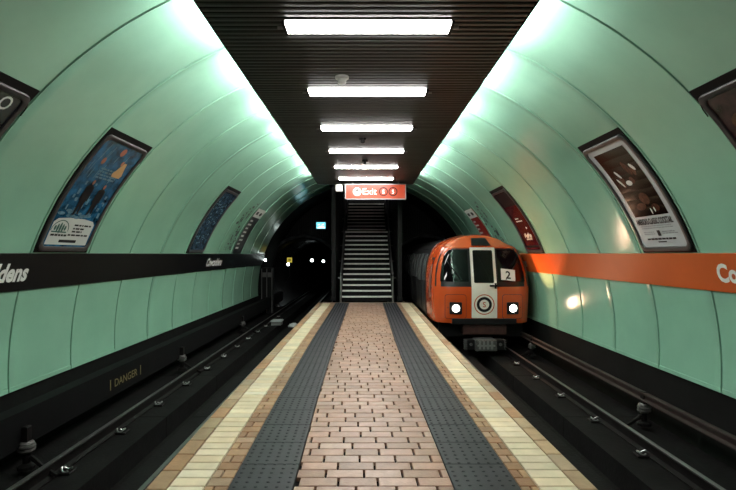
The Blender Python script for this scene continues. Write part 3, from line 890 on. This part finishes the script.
def zs_rect(x0, x1, z0, z1, r=0.0, n=6):
    out = []
    if r:
        for k in range(5):
            a = PI/2*k/4; d = r*(1-math.sin(a)); out.append((z0+r*(1-math.cos(a)), x0+d, x1-d))
    else: out.append((z0, x0, x1))
    zz = [z0+r+(z1-z0-2*r)*i/n for i in range(1, n)]
    out += [(z, x0, x1) for z in zz]
    if r:
        for k in range(5):
            a = PI/2*(4-k)/4; d = r*(1-math.sin(a)); out.append((z1-r*(1-math.cos(a)), x0+d, x1-d))
    else: out.append((z1, x0, x1))
    return out
def wz(z, k=.985): return lerp_tab(z, 1)*k
mz = []
for i in range(15):
    z = .84+(1.735-.84)*i/14; k = .997
    if z > 1.62: k = .997-.10*((z-1.62)/.115)**2
    mz.append((z, -wz(z, k), wz(z, k)))
mask = plate('windscreen_surround', M['mask'], mz, None, .006, train)
def winz(s):
    out = []
    for i in range(11):
        z = .96+(1.70-.96)*i/10
        o_ = wz(z, .90)-(.05*max(0, (z-1.6)/.1)**2); a, b = (.345, o_)
        out.append((z, a, b) if s > 0 else (z, -b, -a))
    return out
wl = plate('windscreen', M['glass'], winz(-1), None, .012, train); wr = plate('windscreen', M['glass'], winz(1), None, .012, train)
for s, par in ((-1, wl), (1, wr)):
    mb = MB(); z0 = 1.0; x0 = s*.52
    pts = [(x0+s*.3*t_, FY(x0+s*.3*t_, z0+.42*t_)-.03, z0+.42*t_) for t_ in (0, .35, .7, 1)]
    mb.tube(pts, .010, 5); mb.build('wiper', M['trim'], par)
door = plate('front_door', M['doorw'], zs_rect(-.285, .30, .12, 1.755, .02, 14), None, .022, train, label='white front door')
plate('door_window', M['glass'], zs_rect(-.225, .235, .93, 1.69, .03, 8), None, .026, door)
mb = MB()
for (a, b, c, d) in ((.13, .34, .845, .885), (.24, .28, .80, .93)): mb.box(a, b, FY(.2, .86)-.055, FY(.2, .86)-.025, c, d, bev=.0)
part_label(mb.build('door_handle', M['trim'], door), 'black lever handle')
mb = MB(); ex, ez, ey = 0.0, .435, -.026
disc(mb, ex, ez, .175, ey, r0=.108); part_label(mb.build('emblem_ring', M['ink'], door), 'thick black emblem ring')
mb = MB()
disc(mb, ex, ez, .235, ey, r0=.215, k=36)
add_text(mb, 'S', lambda u, v: (ex+u, ey-.004, ez-.06+v), .17, bold=.008, center=True)
em = part_label(mb.build('emblem', M['orange'], door), 'orange emblem letter and outer ring')
mb = MB(); disc(mb, ex, ez, .112, ey-.002, k=28); part_label(mb.build('emblem_disc', M['doorw'], door), 'white emblem disc')
# headlamps
for s, cx in ((-1, -.65), (1, .67)):
    bz = plate('lamp_panel_seam', M['trim'], zs_rect(cx-.245, cx+.245, .095, .665, .06), None, .005, train)
    pn = plate('lamp_panel', M['orange'], zs_rect(cx-.235, cx+.235, .105, .655, .055), None, .012, train)
    hx = cx+.0; hz = .345; yf = FY(hx, hz)
    hl = plate('headlamp', M['trim'], zs_rect(hx-.14, hx+.14, hz-.14, hz+.14, .02), None, .03, train)
    mb = MB(); mb.lathe([(.105, 0), (.105, .03), (.088, .035)], (hx, yf-.03, hz), 'y', 24); mb.build('bezel', M['trim'], hl)
    mb = MB(); mb.lathe([(.088, .022), (.075, .036), (.045, .046), (0, .05)], (hx, yf-.03, hz), 'y', 24); mb.build('lens', M['lens'], hl, smooth=True)
    mb = MB(); mb.lathe([(0.012, 0), (.012, .015), (0, .016)], (cx+s*.18, FY(cx+s*.18, .36)-.012, .36), 'y', 10); mb.build('fastener', M['trim'], pn)
    ld = bpy.data.lights.new('headlamp_beam', 'SPOT'); ld.energy = HEAD_W; ld.color = (1, .52, .28); ld.spot_size = math.radians(150); ld.spot_blend = .35; ld.shadow_soft_size = .08
    lo = bpy.data.objects.new('headlamp_beam', ld); C.objects.link(lo); lo.parent = hl
    lo.location = (hx, yf-.16, hz); lo.rotation_euler = (math.radians(-90-4), 0, 0)
    if s < 0: continue
    ld = bpy.data.lights.new('added_wall_spot', 'SPOT'); ld.energy = WALL_SPOT_W; ld.color = (1, .45, .2); ld.spot_size = math.radians(66); ld.spot_blend = .15; ld.shadow_soft_size = .12  # extra spot at the right headlamp, aimed up to warm the wall
    lo = bpy.data.objects.new('added_wall_spot', ld); C.objects.link(lo); lo.parent = hl
    lo.location = (hx, yf-.16, hz); lo.rotation_euler = Vector((.2, -.42, .95)).to_track_quat('-Z', 'Y').to_euler()
# destination box on the brow
mb = MB()
P = [(-.22, 1.80), (.22, 1.80), (.17, 1.98), (-.17, 1.98)]
A = [(x, FY(x, z)-.035, z+.01) for x, z in P]; B = [(x, FY(x, z)+.12, z-.03) for x, z in P]
mb.poly(A); mb.grid([A, B], 0, closed=True); mb.build('destination_box', M['mask'], train)
# number card
mb = MB(); a = math.radians(-6)
def cardp(u, v, o=0): 
    x = .58+u*math.cos(a)-v*math.sin(a)*.3; z = 1.115+v+u*math.sin(a); return (x, FY(.58, z)-.034-o, z)
mb.poly([cardp(-.165, -.13), cardp(.165, -.13), cardp(.165, .13), cardp(-.165, .13)]); mb.poly([cardp(u, v, -.006) for u, v in ((-.165, -.13), (-.165, .13), (.165, .13), (.165, -.13))])
cd = part_label(mb.build('number_card', M['card'], train), 'white card with a black 2')
mb = MB(); add_text(mb, '2', lambda u, v: cardp(u, v-.085, .003), .24, bold=.025, center=True); mb.build('numeral', M['ink'], cd)
# skirt, beam, coupler
mb = MB(); mb.box(-.74, .74, -.04, .2, -.02, .11, bev=.01); mb.build('front_bumper', M['trim'], train)
mb = MB(); mb.box(-.48, .52, .02, .3, -.26, -.04); mb.build('buffer_beam', M['redox'], train)
mb = MB(); mb.box(-.24, .24, -.22, .2, -.60, -.34, bev=.03)
cp = part_label(mb.build('coupler', M['coup'], train), 'grey metal coupler')
mb = MB()
for i in range(4): mb.box(-.17+.09*i, -.12+.09*i, -.245, -.22, -.56, -.38)
mb.box(-.2, .2, -.24, -.22, -.50, -.46); mb.build('contact_face', M['alu'], cp)
for s in (-1, 1):
    mb = MB(); mb.box(min(s*.25, s*.42), max(s*.25, s*.42), -.16, .1, -.58, -.35, bev=.02)
    q = mb.build('side_plug', M['trim'], train)
    mb = MB()
    for i in range(5): mb.box(min(s*.42, s*.47), max(s*.42, s*.47), -.15, .05, -.59+.05*i, -.565+.05*i)
    mb.lathe([(.035, 0), (.035, .02), (0, .022)], (s*.335, -.16, -.46), 'y', 12)
    part_label(mb.build('plug_fins', M['coup'], q), 'pale metal fins')
mb = MB(); mb.box(-1.0, 1.0, .35, 10.5, -.36, 0); mb.box(-.8, .8, .9, 2.6, -.6, -.3); mb.build('underframe', M['trim'], train)
for s in (-1, 1):
    for yy in (1.2, 2.4):
        mb = MB(); mb.lathe([(0, -.05), (.30, -.05), (.30, .05), (0, .05)], (0, 0, 0), 'x', 24)
        wh = mb.build('wheel', M['rail'], train); wh.location = (s*.61, yy, -.285)
# rear of the train: passenger saloon
mb = MB()
def ring_s(y, k=.985):
    return [(s*PZ[j][2]*k, y, PZ[j][0]*1.0+(.01 if PZ[j][0] > 1.7 else 0)) for s, j in prof]
mb.grid([ring_s(1.6), ring_s(1.9), ring_s(5), ring_s(10.6)], 0); mb.poly(ring_s(10.6))
sal = part_label(mb.build('saloon_body', M['char'], train, merge=True, smooth=True), 'dark passenger saloon')
mb = MB(); ra, rb = [], []
for s, j in prof:
    z, w0, w1 = PZ[j]; zz = z+(.035 if z > 1.75 else 0); ra.append((s*(w1+.014), 1.62, zz)); rb.append((s*(w1+.014), 1.78, zz))
mb.grid([ra, rb], 0); mb.grid([ring_at(1, 1.6), ra], 0); mb.grid([rb, ring_s(1.8)], 0)
mb.build('body_end_trim', M['trim'], train, smooth=True)
def side_panel(name, mk, y0, y1, z0, z1, off, parent, s=-1, n=6, r=.0, label=None):
    mb = MB(); rows = []
    for i in range(n+1):
        z = z0+(z1-z0)*i/n
        d = 0
        rows.append([(s*((HW(y, z) if y < 1.6 else lerp_tab(z, 2)*.985)+off), y, z) for y in (y0, (y0+y1)/2, y1)])
    mb.grid(rows, 0)
    edge = rows[0]+[q[-1] for q in rows[1:]]+rows[-1][-2::-1]+[q[0] for q in rows[-2:0:-1]]
    mb.grid([edge, [(p[0]-s*(off+.01), p[1], p[2]) for p in edge]], 0, closed=True)
    o = mb.build(name, mk, parent, merge=True)
    if label: part_label(o, label)
    return o
for s in (-1, 1):
    y = 2.0
    k = 0
    while y < 10:
        if k % 3 == 1:
            dr = side_panel('sliding_door', M['trim'], y, y+1.15, .02, 1.74, .012, train, s)
            for a in (.1, .64): side_panel('door_glass', M['wglass'], y+a, y+a+.42, .85, 1.62, .018, dr, s)
            y += 1.35
        else:
            side_panel('saloon_window', M['wglass'], y, y+.62, .88, 1.60, .012, train, s); y += .78
        k += 1
    # cab side: recessed slot with a grab rail
    cs = side_panel('cab_door', M['orange'], .50, 1.20, .06, 1.70, .008, train, s, n=10)
    sg = side_panel('cab_side_recess', M['trim'], .62, .92, .72, 1.52, .014, train, s, n=8)
    side_panel('cab_side_glass', M['orange'], .70, .90, .74, 1.46, .020, sg, s, n=8)
    mb = MB(); mb.tube([(s*(HW(.55, z)+.045), .56, z) for z in (.55, .8, 1.1, 1.35)], .014, 6); mb.build('grab_rail', M['steel'], train, smooth=True)

# ------------------------------------------------------------------ odds and ends at the far left
def lamp(name, lab, loc, r, mk, group=None):
    t = thing(name, lab, 'light', loc, group)
    mb = MB(); mb.lathe([(0, -.02), (r*1.25, -.02), (r*1.25, .03), (r, .03)], (0, 0, 0), 'y', 14); mb.build('housing', M['blackm'], t)
    mb = MB(); mb.lathe([(r, .03), (r*.7, .05), (0, .06)], (0, 0, 0), 'y', 14); mb.build('lens', mk, t, smooth=True)
G_ = 'small lamps around the left tunnel mouth'
lamp('tunnel_lamp', 'small white lamp deep in the left tunnel, farther from the stairs', (-3.18, 30, 1.22), .09, M['lampt'], G_)
lamp('tunnel_lamp', 'small white lamp deep in the left tunnel, nearer the stairs', (-2.50, 30, 1.17), .075, M['lampt'], G_)
lamp('tunnel_lamp', 'white lamp below the yellow sign inside the left tunnel mouth', (-3.42, 22.3, 1.14), .06, M['lampt'], G_)
lamp('tunnel_lamp', 'white lamp at the end of the black name board beside the tunnel mouth', (-3.90, 19.6, 1.36), .05, M['lampt'], G_)
t = thing('warning_sign', 'small square yellow sign at the left tunnel mouth', 'sign', (-3.36, 22.25, 1.32))
mb = MB(); mb.box(-.11, .11, 0, .02, -.1, .12); mb.build('plate', M['yel'], t)
mb = MB(); mb.box(-.06, .06, -.004, -.002, -.02, .01); mb.box(-.06, .06, -.004, -.002, .03, .06); mb.build('symbol', M['ink'], t)
mb = MB(); mb.tube([(0, .04, -.1), (0, .04, -.7), (-.2, .1, -1.0)], .02, 6); mb.build('post', M['rail'], t)
t = thing('emergency_exit_light', 'small lit blue-green sign high on the black wall left of the stairs', 'sign', (-1.93, 21.9, 2.70))
mb = MB(); mb.box(-.21, .21, .012, .10, 0, .30); mb.build('case', M['blackm'], t)
mb = MB(); mb.box(-.2, .2, 0, .012, .01, .29); fc = mb.build('face', M['blub'], t)
mb = MB(); mb.poly([(-.18, -.003, .03), (.16, -.003, .03), (.16, -.003, .10), (-.05, -.003, .13)]); mb.poly([(.0, -.003, .16), (.12, -.003, .16), (.12, -.003, .24)])
mb.poly([(-.16, -.003, .17), (-.05, -.003, .23), (-.06, -.003, .16)])
part_label(mb.build('pictogram', M['signw'], fc), 'white pictogram')
t = thing('equipment_cabinet', 'dark metal equipment cabinet at the end of the green panels by the left track', 'cabinet', (-3.82, 19.6, -.72))
mb = MB(); mb.box(-.22, .22, -.12, .2, 0, 1.78, bev=.01); mb.build('body', M['blackm'], t)
for x in (-.2, .0, .2): 
    mb = MB(); mb.tube([(x, -.15, .02), (x, -.15, 1.75)], .018, 6); mb.build('conduit', M['greyp'], t)
for x in (-.1, .1):
    mb = MB(); mb.box(x-.07, x+.07, -.16, -.12, 1.42, 1.60); mb.build('switch_box', M['greyp'], t)
t = thing('track_box', 'grey lidded box lying between the rails of the left track', 'box', (-2.92, 16.6, -.745))
mb = MB(); mb.box(-.16, .16, -.2, .2, 0, .12, bev=.02); mb.build('body', M['greyp'], t)
mb = MB(); mb.box(-.18, .18, -.22, .22, .12, .16, bev=.015); mb.build('lid', M['plastic'], t)
mb = MB(); rnd = random.Random(3)
rows = []
for i in range(7):
    rows.append([(-2.46+(.30*i/6)+rnd.uniform(-.03, .03), 16.0+.4*j/6+rnd.uniform(-.03, .03), -.74+.05*math.sin(PI*i/6)*math.sin(PI*j/6)+rnd.uniform(0, .07)) for j in range(7)])
mb.grid(rows, 0); mb.grid([[(p[0], p[1], -.743) for p in r] for r in rows], 0)
tag(mb.build('plastic_sheet', M['plastic'], smooth=False), 'crumpled white plastic sheet lying on the left track by the grey box', 'plastic sheet')
